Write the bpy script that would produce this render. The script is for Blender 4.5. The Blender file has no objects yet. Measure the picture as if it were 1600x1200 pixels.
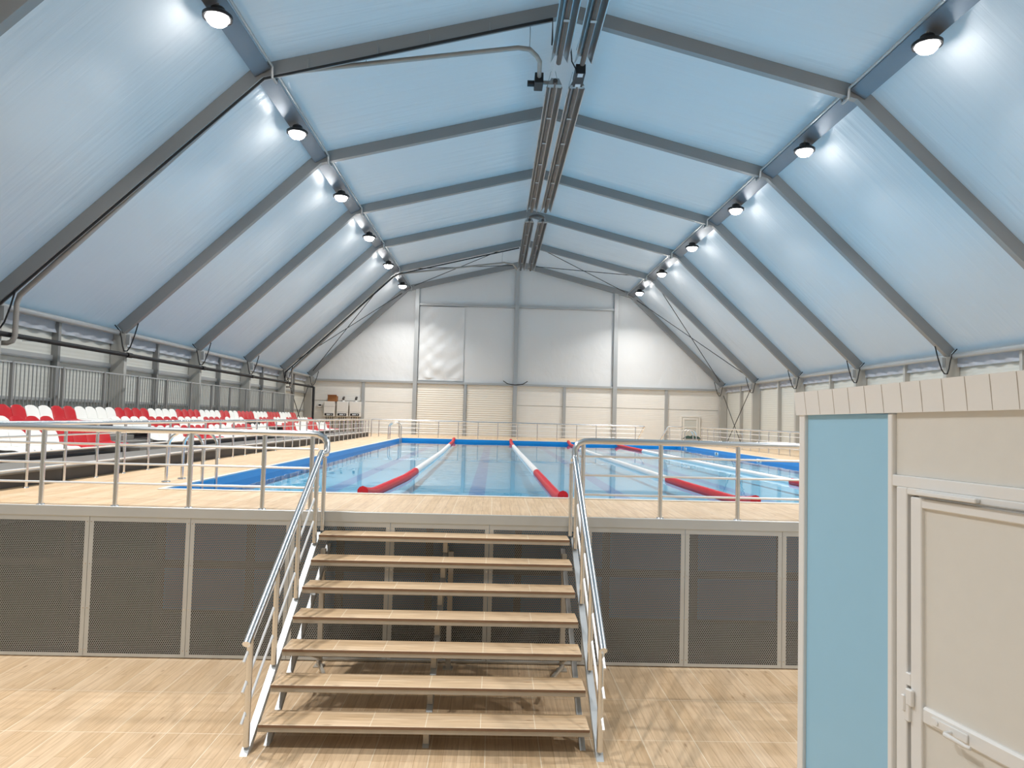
import bpy, math, random
from mathutils import Vector, Matrix
random.seed(7)
S = bpy.context.scene
COL = S.collection
PI = math.pi

# ------------------------------------------------------------------ camera
YAW, PITCH, ROLL, FPX, CAMH = 0.0238, 0.0479, 0.0259, 1124.09, 2.5548
cy, sy, cp, sp, cr, sr = math.cos(YAW), math.sin(YAW), math.cos(PITCH), math.sin(PITCH), math.cos(ROLL), math.sin(ROLL)
fw = Vector((sy * cp, cy * cp, sp)); rt = Vector((cy, -sy, 0)); up = rt.cross(fw)
r2 = rt * cr + up * sr; u2 = up * cr - rt * sr
cam = bpy.data.cameras.new('camera'); cam.sensor_width = 36; cam.lens = FPX / 1600 * 36; cam.clip_end = 300
camo = bpy.data.objects.new('camera', cam); COL.objects.link(camo)
camo.matrix_world = Matrix(((r2.x, u2.x, -fw.x, 0), (r2.y, u2.y, -fw.y, 0), (r2.z, u2.z, -fw.z, CAMH), (0, 0, 0, 1)))
S.camera = camo

# ------------------------------------------------------------------ sky outside, exposure
SKY_COL, SKY_STR = (0.25, 0.48, 0.67, 1), 0.88
LAMP_STR, LAMP_WATT = 85.0, 230.0
w = bpy.data.worlds.new('dusk_sky'); S.world = w; w.use_nodes = True
bg = w.node_tree.nodes['Background']; bg.inputs[0].default_value = SKY_COL; bg.inputs[1].default_value = SKY_STR
S.view_settings.view_transform = 'Standard'; S.view_settings.look = 'None'
S.view_settings.gamma = 1; S.view_settings.use_curve_mapping = False
S.view_settings.exposure = 0.0
S.cycles.sample_clamp_indirect = 6.0
S.cycles.max_bounces = 10; S.cycles.transparent_max_bounces = 16

# ------------------------------------------------------------------ key measures (metres)
D = 1.536            # pool deck height
YF = 7.61            # deck front edge
XC = 1.25            # hall axis
WE, ZE, WK, ZK, ZA = 11.33, 4.585, 6.21, 9.45, 11.0   # inner line of the frames
YA, BAY = 14.64, 5.0
YEND = 39.64
PX0, PX1, PY0, PY1 = -4.2, 8.5, 9.38, 33.1            # pool opening
WATER = D - 0.115

# ------------------------------------------------------------------ materials
def lin(c):
    return tuple(((v / 255) / 12.92 if v / 255 <= .04045 else ((v / 255 + .055) / 1.055) ** 2.4) for v in c) + (1,)
def mat(name):
    m = bpy.data.materials.new(name); m.use_nodes = True
    nt = m.node_tree; return m, nt, nt.nodes['Principled BSDF']
def N(nt, typ, **kw):
    n = nt.nodes.new(typ)
    for k, v in kw.items():
        if k.startswith('i_'):
            k2 = k[2:]; n.inputs[int(k2) if k2.isdigit() else k2.replace('_', ' ')].default_value = v
        else: setattr(n, k, v)
    return n
def plain(name, rgb, rough=.5, metal=0.0, noise=.06, nscale=6.0, bump=0.0, spec=None):
    m, nt, p = mat(name); c = lin(rgb)
    tc = N(nt, 'ShaderNodeTexCoord'); nz = N(nt, 'ShaderNodeTexNoise', i_Scale=nscale, i_Detail=4.0)
    nt.links.new(tc.outputs['Object'], nz.inputs['Vector'])
    mx = N(nt, 'ShaderNodeMixRGB')
    mx.inputs[1].default_value = tuple(v * (1 - noise) for v in c[:3]) + (1,)
    mx.inputs[2].default_value = tuple(min(1, v * (1 + noise)) for v in c[:3]) + (1,)
    nt.links.new(nz.outputs['Fac'], mx.inputs[0]); nt.links.new(mx.outputs[0], p.inputs['Base Color'])
    p.inputs['Roughness'].default_value = rough; p.inputs['Metallic'].default_value = metal
    if spec is not None: p.inputs['Specular IOR Level'].default_value = spec
    if bump:
        b = N(nt, 'ShaderNodeBump', i_Strength=bump, i_Distance=.01)
        nt.links.new(nz.outputs['Fac'], b.inputs['Height']); nt.links.new(b.outputs[0], p.inputs['Normal'])
    return m
M = {}
M['steel'] = plain('stainless_steel', (226, 227, 228), .22, 1.0, .04, 3)
M['steel_dull'] = plain('brushed_steel_sheet', (206, 210, 212), .5, .6, .06, 2)
M['galv'] = plain('galvanised_steel', (168, 170, 170), .42, .7, .10, 5)
M['alu'] = plain('grey_aluminium', (146, 146, 145), .42, .35, .05, 1.2)
M['alu_light'] = plain('pale_aluminium', (176, 178, 178), .4, .4, .05, 1.2)
M['post_grey'] = plain('pale_grey_post', (182, 180, 174), .5, .1, .05, 1.5)
M['valance'] = plain('grey_fabric_valance', (176, 180, 188), .6, 0, .12, 4, .6)
M['steel_bar'] = plain('satin_steel_bar', (236, 236, 236), .35, .35, .04, 3)
M['seam'] = plain('seam_shadow_gap', (176, 166, 154), .6)
M['knee'] = plain('blue_grey_aluminium', (122, 128, 136), .45, .4, .08, 1.5)
M['white_paint'] = plain('white_powder_coat', (246, 245, 243), .35, 0, .02)
M['cream'] = plain('cream_sheet', (234, 231, 224), .45, 0, .03, 9)
M['blue_panel'] = plain('pale_blue_sheet', (166, 214, 242), .4, 0, .02, 5)
M['boiler'] = plain('boiler_white', (226, 222, 216), .35, 0, .02)
M['black'] = plain('black_plastic', (20, 20, 22), .45, 0, .1)
M['rubber'] = plain('black_cable', (16, 16, 18), .5, 0, .1)
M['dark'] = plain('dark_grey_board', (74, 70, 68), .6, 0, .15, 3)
M['grey_board'] = plain('grey_board', (120, 116, 110), .5, 0, .12, 3)
M['red'] = plain('red_plastic', (190, 18, 30), .28, 0, .05, 5)
M['white_seat'] = plain('white_plastic', (236, 234, 228), .3, 0, .02, 5)
M['rope_red'] = plain('red_float', (205, 26, 40), .4, 0, .08, 20)
M['rope_white'] = plain('white_float', (236, 232, 228), .4, 0, .05, 20)
M['card'] = plain('cardboard', (150, 100, 60), .8, 0, .1, 8)
M['screen'] = plain('pale_display', (205, 210, 215), .2, 0, .02)
M['green'] = plain('dark_green_cloth', (34, 60, 50), .8, 0, .4, 8)
M['liner'] = plain('blue_pool_liner', (0, 134, 200), .35, 0, .05, 1)
M['coping'] = plain('white_coping', (232, 228, 220), .35, 0, .03, 6)
M['flue'] = plain('grey_flue_pipe', (160, 156, 150), .5, .3, .1, 5)
M['heater'] = plain('polished_reflector', (196, 196, 196), .30, 1.0, .08, 3)
M['tube'] = plain('heater_tube', (96, 90, 86), .4, .8, .15, 4)
M['tile_steel'] = plain('mill_steel', (186, 178, 166), .5, .2, .14, 8)
M['deck_shade'] = plain('under_deck_shade_tone', (70, 66, 62), .8, 0, .15, 3)  # dark tone put in as shade for the floor under the deck

def membrane(name, trans=.35, tint=(.72, .72, .715), ripple=True, wrinkle=0.0):
    m, nt, p = mat(name); nt.nodes.remove(p); out = nt.nodes['Material Output']
    tc = N(nt, 'ShaderNodeTexCoord')
    mp = N(nt, 'ShaderNodeMapping'); nt.links.new(tc.outputs['Object'], mp.inputs[0])
    mp.inputs['Scale'].default_value = (.30, 5.0, .30) if ripple else (1.6, 1.6, 1.1)
    nz = N(nt, 'ShaderNodeTexNoise', i_Scale=1.0, i_Detail=3.0, i_Distortion=.4); nt.links.new(mp.outputs[0], nz.inputs['Vector'])
    nz2 = N(nt, 'ShaderNodeTexNoise', i_Scale=.45, i_Detail=2.0); nt.links.new(tc.outputs['Object'], nz2.inputs['Vector'])
    b1 = N(nt, 'ShaderNodeBump', i_Strength=.55 + wrinkle, i_Distance=.05); nt.links.new(nz.outputs['Fac'], b1.inputs['Height'])
    b2 = N(nt, 'ShaderNodeBump', i_Strength=.30, i_Distance=.35); nt.links.new(nz2.outputs['Fac'], b2.inputs['Height']); nt.links.new(b1.outputs[0], b2.inputs['Normal'])
    df = N(nt, 'ShaderNodeBsdfDiffuse'); df.inputs[0].default_value = tint + (1,)
    tr = N(nt, 'ShaderNodeBsdfTranslucent'); tr.inputs[0].default_value = (.86, .9, .93, 1)
    gl = N(nt, 'ShaderNodeBsdfGlossy'); gl.inputs['Roughness'].default_value = .34; gl.inputs[0].default_value = (1, 1, 1, 1)
    ms = N(nt, 'ShaderNodeMixShader'); ms.inputs[0].default_value = trans
    nt.links.new(df.outputs[0], ms.inputs[1]); nt.links.new(tr.outputs[0], ms.inputs[2])
    fr = N(nt, 'ShaderNodeFresnel', i_IOR=1.45)
    for q in (df, gl): nt.links.new(b2.outputs[0], q.inputs['Normal'])
    m2 = N(nt, 'ShaderNodeMixShader'); nt.links.new(fr.outputs[0], m2.inputs[0])
    nt.links.new(ms.outputs[0], m2.inputs[1]); nt.links.new(gl.outputs[0], m2.inputs[2])
    nt.links.new(m2.outputs[0], out.inputs['Surface'])
    return m
M['roof'] = membrane('translucent_roof_fabric')
M['gable'] = membrane('pale_gable_fabric', .10, (.76, .76, .75), False, .15)

def tile(name, rot=False, rough=.38):
    m, nt, p = mat(name)
    tc = N(nt, 'ShaderNodeTexCoord'); sx = N(nt, 'ShaderNodeSeparateXYZ'); nt.links.new(tc.outputs['Object'], sx.inputs[0])
    cb = N(nt, 'ShaderNodeCombineXYZ')
    a, b = (0, 1) if rot else (1, 0)
    nt.links.new(sx.outputs[a], cb.inputs[0]); nt.links.new(sx.outputs[b], cb.inputs[1])
    br = N(nt, 'ShaderNodeTexBrick', offset=.5 if not rot else 0.0, squash=1.0)
    br.inputs['Color1'].default_value = lin((228, 202, 170)); br.inputs['Color2'].default_value = lin((214, 185, 149)); br.inputs['Mortar'].default_value = lin((188, 158, 124))
    br.inputs['Scale'].default_value = 1; br.inputs['Mortar Size'].default_value = .002; br.inputs['Brick Width'].default_value = .84 if not rot else .42
    br.inputs['Row Height'].default_value = .105; br.inputs['Bias'].default_value = -.1
    nt.links.new(cb.outputs[0], br.inputs['Vector'])
    mp = N(nt, 'ShaderNodeMapping'); mp.inputs['Scale'].default_value = (1.6, 26, 1); nt.links.new(cb.outputs[0], mp.inputs[0])
    gr = N(nt, 'ShaderNodeTexNoise', i_Scale=1.6, i_Detail=5.0, i_Distortion=.8); nt.links.new(mp.outputs[0], gr.inputs['Vector'])
    rp = N(nt, 'ShaderNodeValToRGB'); rp.color_ramp.elements[0].position = .32; rp.color_ramp.elements[0].color = (.78, .71, .63, 1); rp.color_ramp.elements[1].position = .62; rp.color_ramp.elements[1].color = (1.04, 1.03, 1.0, 1)
    nt.links.new(gr.outputs['Fac'], rp.inputs[0])
    mu = N(nt, 'ShaderNodeMixRGB', blend_type='MULTIPLY'); mu.inputs[0].default_value = .75
    nt.links.new(br.outputs['Color'], mu.inputs[1]); nt.links.new(rp.outputs[0], mu.inputs[2])
    # knots
    mk = N(nt, 'ShaderNodeMapping'); mk.inputs['Scale'].default_value = (2.4, 7.5, 1); nt.links.new(cb.outputs[0], mk.inputs[0])
    vo = N(nt, 'ShaderNodeTexVoronoi', i_Scale=1.0); nt.links.new(mk.outputs[0], vo.inputs['Vector'])
    kr = N(nt, 'ShaderNodeValToRGB'); kr.color_ramp.elements[0].position = .03; kr.color_ramp.elements[0].color = (.42, .28, .18, 1); kr.color_ramp.elements[1].position = .12; kr.color_ramp.elements[1].color = (1, 1, 1, 1)
    nt.links.new(vo.outputs['Distance'], kr.inputs[0])
    mu2 = N(nt, 'ShaderNodeMixRGB', blend_type='MULTIPLY'); mu2.inputs[0].default_value = .6
    nt.links.new(mu.outputs[0], mu2.inputs[1]); nt.links.new(kr.outputs[0], mu2.inputs[2])
    # large tone drift between tiles
    ln = N(nt, 'ShaderNodeTexNoise', i_Scale=.9, i_Detail=2.0); nt.links.new(tc.outputs['Object'], ln.inputs['Vector'])
    lr = N(nt, 'ShaderNodeValToRGB'); lr.color_ramp.elements[0].color = (.86, .83, .79, 1); lr.color_ramp.elements[1].color = (1.06, 1.05, 1.05, 1)
    nt.links.new(ln.outputs['Fac'], lr.inputs[0])
    mu3 = N(nt, 'ShaderNodeMixRGB', blend_type='MULTIPLY'); mu3.inputs[0].default_value = .8
    nt.links.new(mu2.outputs[0], mu3.inputs[1]); nt.links.new(lr.outputs[0], mu3.inputs[2])
    # pale grout grid
    g2 = N(nt, 'ShaderNodeTexBrick', offset=0.0, squash=1.0)
    g2.inputs['Scale'].default_value = 1; g2.inputs['Mortar Size'].default_value = .0035; g2.inputs['Mortar Smooth'].default_value = .3
    g2.inputs['Brick Width'].default_value = .84 if not rot else .42; g2.inputs['Row Height'].default_value = .42 if not rot else 5.0
    nt.links.new(cb.outputs[0], g2.inputs['Vector'])
    mx = N(nt, 'ShaderNodeMixRGB'); nt.links.new(g2.outputs['Fac'], mx.inputs[0]); nt.links.new(mu3.outputs[0], mx.inputs[1]); mx.inputs[2].default_value = lin((236, 220, 196))
    nt.links.new(mx.outputs[0], p.inputs['Base Color'])
    p.inputs['Roughness'].default_value = rough; p.inputs['Specular IOR Level'].default_value = .4
    return m
M['tile'] = tile('wood_look_tile'); M['tile_x'] = tile('wood_look_tread_tile', True, .42)

def ribbed(name, rgb, pitch, depth, axis='Z', rough=.45):
    m = plain(name, rgb, rough, 0, .03, 3); nt = m.node_tree; p = nt.nodes['Principled BSDF']
    tc = N(nt, 'ShaderNodeTexCoord'); wv = N(nt, 'ShaderNodeTexWave', wave_type='BANDS', bands_direction=axis, wave_profile='SIN')
    wv.inputs['Scale'].default_value = 1 / pitch / math.pi / 2 * math.pi * .6283 * 1.0; nt.links.new(tc.outputs['Object'], wv.inputs['Vector'])
    b = N(nt, 'ShaderNodeBump', i_Strength=1.0, i_Distance=depth); nt.links.new(wv.outputs['Fac'], b.inputs['Height']); nt.links.new(b.outputs[0], p.inputs['Normal'])
    return m
M['wallpanel'] = ribbed('cream_sandwich_panel', (230, 227, 220), .10, .003)
M['sidepanel'] = ribbed('pale_grey_sandwich_panel', (208, 208, 200), .10, .003)
M['shutter'] = ribbed('roller_shutter_slats', (232, 226, 214), .12, .012)

def perforated():
    m, nt, p = mat('perforated_steel'); p.inputs['Metallic'].default_value = .9; p.inputs['Roughness'].default_value = .55
    p.inputs['Base Color'].default_value = lin((168, 173, 176))
    out = nt.nodes['Material Output']
    tc = N(nt, 'ShaderNodeTexCoord'); sx = N(nt, 'ShaderNodeSeparateXYZ'); nt.links.new(tc.outputs['Object'], sx.inputs[0])
    pt = .0206; rowp = pt * 1.732; ds = []
    for off in (0.0, .5):
        parts = []
        for ch, per in ((0, pt), (2, rowp)):
            d = N(nt, 'ShaderNodeMath', operation='MULTIPLY_ADD', i_1=1 / per, i_2=off + 100); nt.links.new(sx.outputs[ch], d.inputs[0])
            f = N(nt, 'ShaderNodeMath', operation='FRACT'); nt.links.new(d.outputs[0], f.inputs[0])
            s = N(nt, 'ShaderNodeMath', operation='SUBTRACT', i_1=.5); nt.links.new(f.outputs[0], s.inputs[0])
            k = N(nt, 'ShaderNodeMath', operation='MULTIPLY', i_1=per); nt.links.new(s.outputs[0], k.inputs[0])
            q = N(nt, 'ShaderNodeMath', operation='MULTIPLY'); nt.links.new(k.outputs[0], q.inputs[0]); nt.links.new(k.outputs[0], q.inputs[1]); parts.append(q)
        a = N(nt, 'ShaderNodeMath', operation='ADD'); nt.links.new(parts[0].outputs[0], a.inputs[0]); nt.links.new(parts[1].outputs[0], a.inputs[1]); ds.append(a)
    mn = N(nt, 'ShaderNodeMath', operation='MINIMUM'); nt.links.new(ds[0].outputs[0], mn.inputs[0]); nt.links.new(ds[1].outputs[0], mn.inputs[1])
    gt = N(nt, 'ShaderNodeMath', operation='GREATER_THAN', i_1=(pt * .355) ** 2); nt.links.new(mn.outputs[0], gt.inputs[0])
    nt.links.new(gt.outputs[0], p.inputs['Alpha'])
    return m
M['perf'] = perforated()

def water():
    m, nt, p = mat('pool_water'); nt.nodes.remove(p); out = nt.nodes['Material Output']
    tc = N(nt, 'ShaderNodeTexCoord'); nz = N(nt, 'ShaderNodeTexNoise', i_Scale=1.3, i_Detail=2.0); nt.links.new(tc.outputs['Object'], nz.inputs['Vector'])
    b = N(nt, 'ShaderNodeBump', i_Strength=.05, i_Distance=.05); nt.links.new(nz.outputs['Fac'], b.inputs['Height'])
    tr = N(nt, 'ShaderNodeBsdfTransparent'); tr.inputs[0].default_value = (.88, .965, .985, 1)
    gl = N(nt, 'ShaderNodeBsdfGlossy'); gl.inputs['Roughness'].default_value = .015; nt.links.new(b.outputs[0], gl.inputs['Normal'])
    fr = N(nt, 'ShaderNodeFresnel', i_IOR=1.333); nt.links.new(b.outputs[0], fr.inputs['Normal'])
    mx = N(nt, 'ShaderNodeMixShader'); nt.links.new(fr.outputs[0], mx.inputs[0]); nt.links.new(tr.outputs[0], mx.inputs[1]); nt.links.new(gl.outputs[0], mx.inputs[2])
    nt.links.new(mx.outputs[0], out.inputs['Surface']); return m
M['water'] = water()
def poolfloor():
    m, nt, p = mat('pale_blue_pool_floor'); tc = N(nt, 'ShaderNodeTexCoord'); sx = N(nt, 'ShaderNodeSeparateXYZ'); nt.links.new(tc.outputs['Object'], sx.inputs[0])
    a = N(nt, 'ShaderNodeMath', operation='ADD', i_1=50 * 2.55 + 2.955); nt.links.new(sx.outputs[0], a.inputs[0])
    md = N(nt, 'ShaderNodeMath', operation='MODULO', i_1=2.55); nt.links.new(a.outputs[0], md.inputs[0])
    lt = N(nt, 'ShaderNodeMath', operation='LESS_THAN', i_1=.28); nt.links.new(md.outputs[0], lt.inputs[0])
    mx = N(nt, 'ShaderNodeMixRGB'); nt.links.new(lt.outputs[0], mx.inputs[0]); mx.inputs[1].default_value = lin((118, 200, 232)); mx.inputs[2].default_value = lin((84, 150, 208))
    nt.links.new(mx.outputs[0], p.inputs['Base Color']); p.inputs['Roughness'].default_value = .5; return m
M['poolfloor'] = poolfloor()
def emis(name, col, st):
    m, nt, p = mat(name); p.inputs['Base Color'].default_value = (1, 1, 1, 1)
    p.inputs['Emission Color'].default_value = col; p.inputs['Emission Strength'].default_value = st; return m
M['lamp'] = emis('lamp_diffuser', (1.0, .985, .965, 1), LAMP_STR)

# ------------------------------------------------------------------ mesh helpers
class MB:
    def __init__(s): s.v = []; s.f = []
    def add(s, vs, fs):
        o = len(s.v); s.v += [tuple(v) for v in vs]; s.f += [tuple(i + o for i in f) for f in fs]; return s
    def box(s, x0, x1, y0, y1, z0, z1):
        return s.add([(x0, y0, z0), (x1, y0, z0), (x1, y1, z0), (x0, y1, z0), (x0, y0, z1), (x1, y0, z1), (x1, y1, z1), (x0, y1, z1)],
                     [(0, 3, 2, 1), (4, 5, 6, 7), (0, 1, 5, 4), (1, 2, 6, 5), (2, 3, 7, 6), (3, 0, 4, 7)])
    def bbox(s, x0, x1, y0, y1, z0, z1, b=.006):       # box with chamfered vertical and top/bottom edges
        b = min(b, abs(x1 - x0) / 3, abs(y1 - y0) / 3, abs(z1 - z0) / 3); vs = []
        def ring(i, z):
            return [(x0 + i, y0 + b, z), (x0 + b, y0 + i, z), (x1 - b, y0 + i, z), (x1 - i, y0 + b, z), (x1 - i, y1 - b, z), (x1 - b, y1 - i, z), (x0 + b, y1 - i, z), (x0 + i, y1 - b, z)]
        vs = ring(b * .9, z0) + ring(0, z0 + b) + ring(0, z1 - b) + ring(b * .9, z1)
        fs = [tuple(range(7, -1, -1)), tuple(range(24, 32))]
        for k in range(3):
            for j in range(8): fs.append((k * 8 + j, k * 8 + (j + 1) % 8, k * 8 + 8 + (j + 1) % 8, k * 8 + 8 + j))
        return s.add(vs, fs)
    def prism(s, pts, axis, a, b):                      # polygon extruded along an axis
        def P(p, t):
            return (t, p[0], p[1]) if axis == 'x' else ((p[0], t, p[1]) if axis == 'y' else (p[0], p[1], t))
        n = len(pts); vs = [P(p, a) for p in pts] + [P(p, b) for p in pts]
        fs = [tuple(range(n - 1, -1, -1)), tuple(range(n, 2 * n))] + [(i, (i + 1) % n, n + (i + 1) % n, n + i) for i in range(n)]
        return s.add(vs, fs)
    def tube(s, path, r, n=10, cap=True, radii=None):
        P = [Vector(p) for p in path]; m = len(P); up0 = None; vs = []
        for i in range(m):
            t = (P[min(i + 1, m - 1)] - P[max(i - 1, 0)]).normalized()
            if up0 is None:
                a = Vector((0, 0, 1)) if abs(t.z) < .9 else Vector((1, 0, 0)); up0 = (a - t * a.dot(t)).normalized()
            else:
                up0 = (up0 - t * up0.dot(t))
                up0 = up0.normalized() if up0.length > 1e-6 else Vector((1, 0, 0))
            si = t.cross(up0); rr = radii[i] if radii else r
            k = 1.0
            if 0 < i < m - 1:
                d = (P[i] - P[i - 1]).normalized().dot(t); k = 1 / max(.5, d)
            for j in range(n):
                an = 2 * PI * j / n; vs.append(P[i] + (up0 * math.cos(an) + si * math.sin(an)) * rr * (k if k < 1.3 else 1.3))
        fs = []
        for i in range(m - 1):
            for j in range(n): fs.append((i * n + j, i * n + (j + 1) % n, (i + 1) * n + (j + 1) % n, (i + 1) * n + j))
        if cap: fs += [tuple(range(n - 1, -1, -1)), tuple(range((m - 1) * n, m * n))]
        return s.add(vs, fs)
    def cyl(s, a, b, r, n=12): return s.tube([a, b], r, n)
    def bar(s, a, b, wd, ht):                           # rectangular bar from a to b, width sideways, height upwards
        a, b = Vector(a), Vector(b); t = (b - a).normalized(); sd = t.cross(Vector((0, 0, 1)))
        sd = sd.normalized() if sd.length > 1e-4 else Vector((1, 0, 0)); u = sd.cross(t); vs = []
        for p in (a, b):
            for i, j in ((-1, -1), (1, -1), (1, 1), (-1, 1)): vs.append(p + sd * i * wd / 2 + u * j * ht / 2)
        return s.add(vs, [(3, 2, 1, 0), (4, 5, 6, 7), (0, 1, 5, 4), (1, 2, 6, 5), (2, 3, 7, 6), (3, 0, 4, 7)])
    def lathe(s, prof, c=(0, 0, 0), n=24):
        vs = []; fs = []; m = len(prof)
        for r, z in prof:
            for j in range(n): vs.append((c[0] + r * math.cos(2 * PI * j / n), c[1] + r * math.sin(2 * PI * j / n), c[2] + z))
        for i in range(m - 1):
            for j in range(n): fs.append((i * n + j, i * n + (j + 1) % n, (i + 1) * n + (j + 1) % n, (i + 1) * n + j))
        fs += [tuple(range(n - 1, -1, -1)), tuple(range((m - 1) * n, m * n))]
        return s.add(vs, fs)
    def grid(s, fn, nu, nv):
        vs = [fn(i / nu, j / nv) for i in range(nu + 1) for j in range(nv + 1)]
        fs = [(i * (nv + 1) + j, (i + 1) * (nv + 1) + j, (i + 1) * (nv + 1) + j + 1, i * (nv + 1) + j + 1) for i in range(nu) for j in range(nv)]
        return s.add(vs, fs)
    def shell(s, fn, nu, nv, th):                       # a thin curved plate with thickness
        f2 = lambda u, v, d=1e-3: (Vector(fn(min(1, u + d), v)) - Vector(fn(max(0, u - d), v))).cross(Vector(fn(u, min(1, v + d))) - Vector(fn(u, max(0, v - d)))).normalized()
        A = [Vector(fn(i / nu, j / nv)) for i in range(nu + 1) for j in range(nv + 1)]
        B = [A[i * (nv + 1) + j] - f2(i / nu, j / nv) * th for i in range(nu + 1) for j in range(nv + 1)]
        W = nv + 1; n = len(A); fs = []
        for i in range(nu):
            for j in range(nv):
                q = (i * W + j, (i + 1) * W + j, (i + 1) * W + j + 1, i * W + j + 1); fs.append(q); fs.append(tuple(n + k for k in reversed(q)))
        ed = [i * W for i in range(nu + 1)] + [nu * W + j for j in range(1, W)] + [i * W + nv for i in range(nu - 1, -1, -1)] + [j for j in range(nv - 1, 0, -1)]
        for k in range(len(ed)):
            a, b = ed[k], ed[(k + 1) % len(ed)]; fs.append((b, a, n + a, n + b))
        return s.add(A + B, fs)
    def build(s, name, m, parent=None, smooth=False):
        me = bpy.data.meshes.new(name); me.from_pydata(s.v, [], s.f); me.materials.append(M[m] if isinstance(m, str) else m)
        if smooth:
            me.polygons.foreach_set('use_smooth', [True] * len(me.polygons))
            try: me.set_sharp_from_angle(angle=math.radians(40))
            except Exception: pass
        me.update(); o = bpy.data.objects.new(name, me); COL.objects.link(o)
        if parent: o.parent = parent
        return o
def thing(name, label, cat, loc=(0, 0, 0), rz=0.0, group=None):
    o = bpy.data.objects.new(name, None); COL.objects.link(o); o.location = loc; o.rotation_euler = (0, 0, rz); o.empty_display_size = .1
    return tag(o, label, cat, group)
def tag(o, label, cat, group=None):
    o['label'] = label; o['category'] = cat
    if group: o['group'] = group
    return o
def struct(o, label=None):
    o['kind'] = 'structure'
    if label: o['label'] = label
    return o
def dup(root, loc, rz=None, label=None, group=None, swap=None):
    def cp(o, par):
        c = o.copy(); COL.objects.link(c); c.parent = par
        for ch in o.children: cp(ch, c)
        return c
    r = cp(root, root.parent); r.location = loc
    if rz is not None: r.rotation_euler = (0, 0, rz)
    if label: r['label'] = label
    if group: r['group'] = group
    return r
ORD = ['', 'first', 'second', 'third', 'fourth', 'fifth', 'sixth', 'seventh', 'eighth', 'ninth', 'tenth', 'eleventh', 'twelfth', 'thirteenth', 'fourteenth', 'fifteenth', 'sixteenth']
def ordn(n):
    if n < len(ORD): return ORD[n]
    return '%d%s' % (n, 'th' if 10 <= n % 100 <= 20 else {1: 'st', 2: 'nd', 3: 'rd'}.get(n % 10, 'th'))
def arc(c, r, a0, a1, n, plane='xz'):
    out = []
    for i in range(n + 1):
        a = a0 + (a1 - a0) * i / n; p, q = r * math.cos(a), r * math.sin(a)
        out.append((c[0] + p, c[1], c[2] + q) if plane == 'xz' else ((c[0], c[1] + p, c[2] + q) if plane == 'yz' else (c[0] + p, c[1] + q, c[2])))
    return out

# ------------------------------------------------------------------ building shell
YN = -5.5
XL, XR = XC - 11.72, XC + 11.72
struct(MB().box(XL - .1, XR + .1, YN - .1, YEND + .4, -.1, 0).build('floor', 'tile'), 'wood-look tile floor')
# outer fabric line of the roof
def off(a, b, d):
    t = Vector((b[0] - a[0], b[1] - a[1])).normalized(); n = Vector((-t.y, t.x)); n = n if n.y > 0 else -n
    return Vector(a) + n * d, t
HF = .30
pe, te = off((WE, ZE), (WK, ZK), HF); pk, tk = off((WK, ZK), (0, ZA), HF)
den = te.x * tk.y - te.y * tk.x; tt = ((pk.x - pe.x) * tk.y - (pk.y - pe.y) * tk.x) / den
KO = pe + te * tt                                   # outer knee
s_ = (0 - pk.x) / tk.x; AO = pk + tk * s_           # outer apex
s_ = (11.72 - pe.x) / te.x; EO = pe + te * s_       # where the slope meets the wall
rm = MB()
prof = [(-EO.x, EO.y), (-KO.x, KO.y), (0, AO.y), (KO.x, KO.y), (EO.x, EO.y)]
ny = 100
for a, b in zip(prof[:-1], prof[1:]):
    def fn(u, v, a=a, b=b):
        y = YN + (YEND + .25 - YN) * u; return (XC + a[0] + (b[0] - a[0]) * v, y, a[1] + (b[1] - a[1]) * v)
    rm.grid(fn, ny, 12)
struct(rm.build('ceiling', 'roof', None, True), 'translucent fabric roof')
# side walls with girts, mid posts, valance
for sgn, nm in ((-1, 'wall_left'), (1, 'wall_right')):
    xi = XC + sgn * 11.68; xo = XC + sgn * 11.78
    wl = struct(MB().box(min(xi, xo), max(xi, xo), YN, YEND + .25, 0, 4.62).build(nm, 'sidepanel'), 'pale sandwich panel side wall')
    g = MB(); x1 = xi - sgn * .05
    for z0, z1 in ((3.62, 3.76), (2.68, 2.76)): g.box(min(xi, x1), max(xi, x1), YN, YEND, z0, z1)
    if sgn < 0: g.build('girt', 'alu_light', wl)
    v = MB(); x2 = XC + sgn * 11.60
    v.grid(lambda u, q: (x2 + .025 * math.sin(u * 420 + q * 5) * (.3 + q), YN + (YEND - YN) * u, 4.56 - .27 * q), 500, 3).build('valance', 'valance', wl, True)
    for k in range(-4, 5):
        y = YA + k * BAY + 2.5
        a = XC + sgn * 11.52; b = xi
        MB().box(min(a, b), max(a, b), y - .05, y + .05, 0, 4.55).build('wall_post', 'post_grey' if sgn > 0 else 'alu', wl)
    e = MB(); xe = XC + sgn * 11.46
    e.cyl((xe, YN, 4.60), (xe, YEND, 4.60), .075, 12); e.build('eave_tube', 'alu_light', wl, True)
struct(MB().box(XL, XR, YN - .1, YN, 0, 11.4).build('wall_near', 'sidepanel'))

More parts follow.
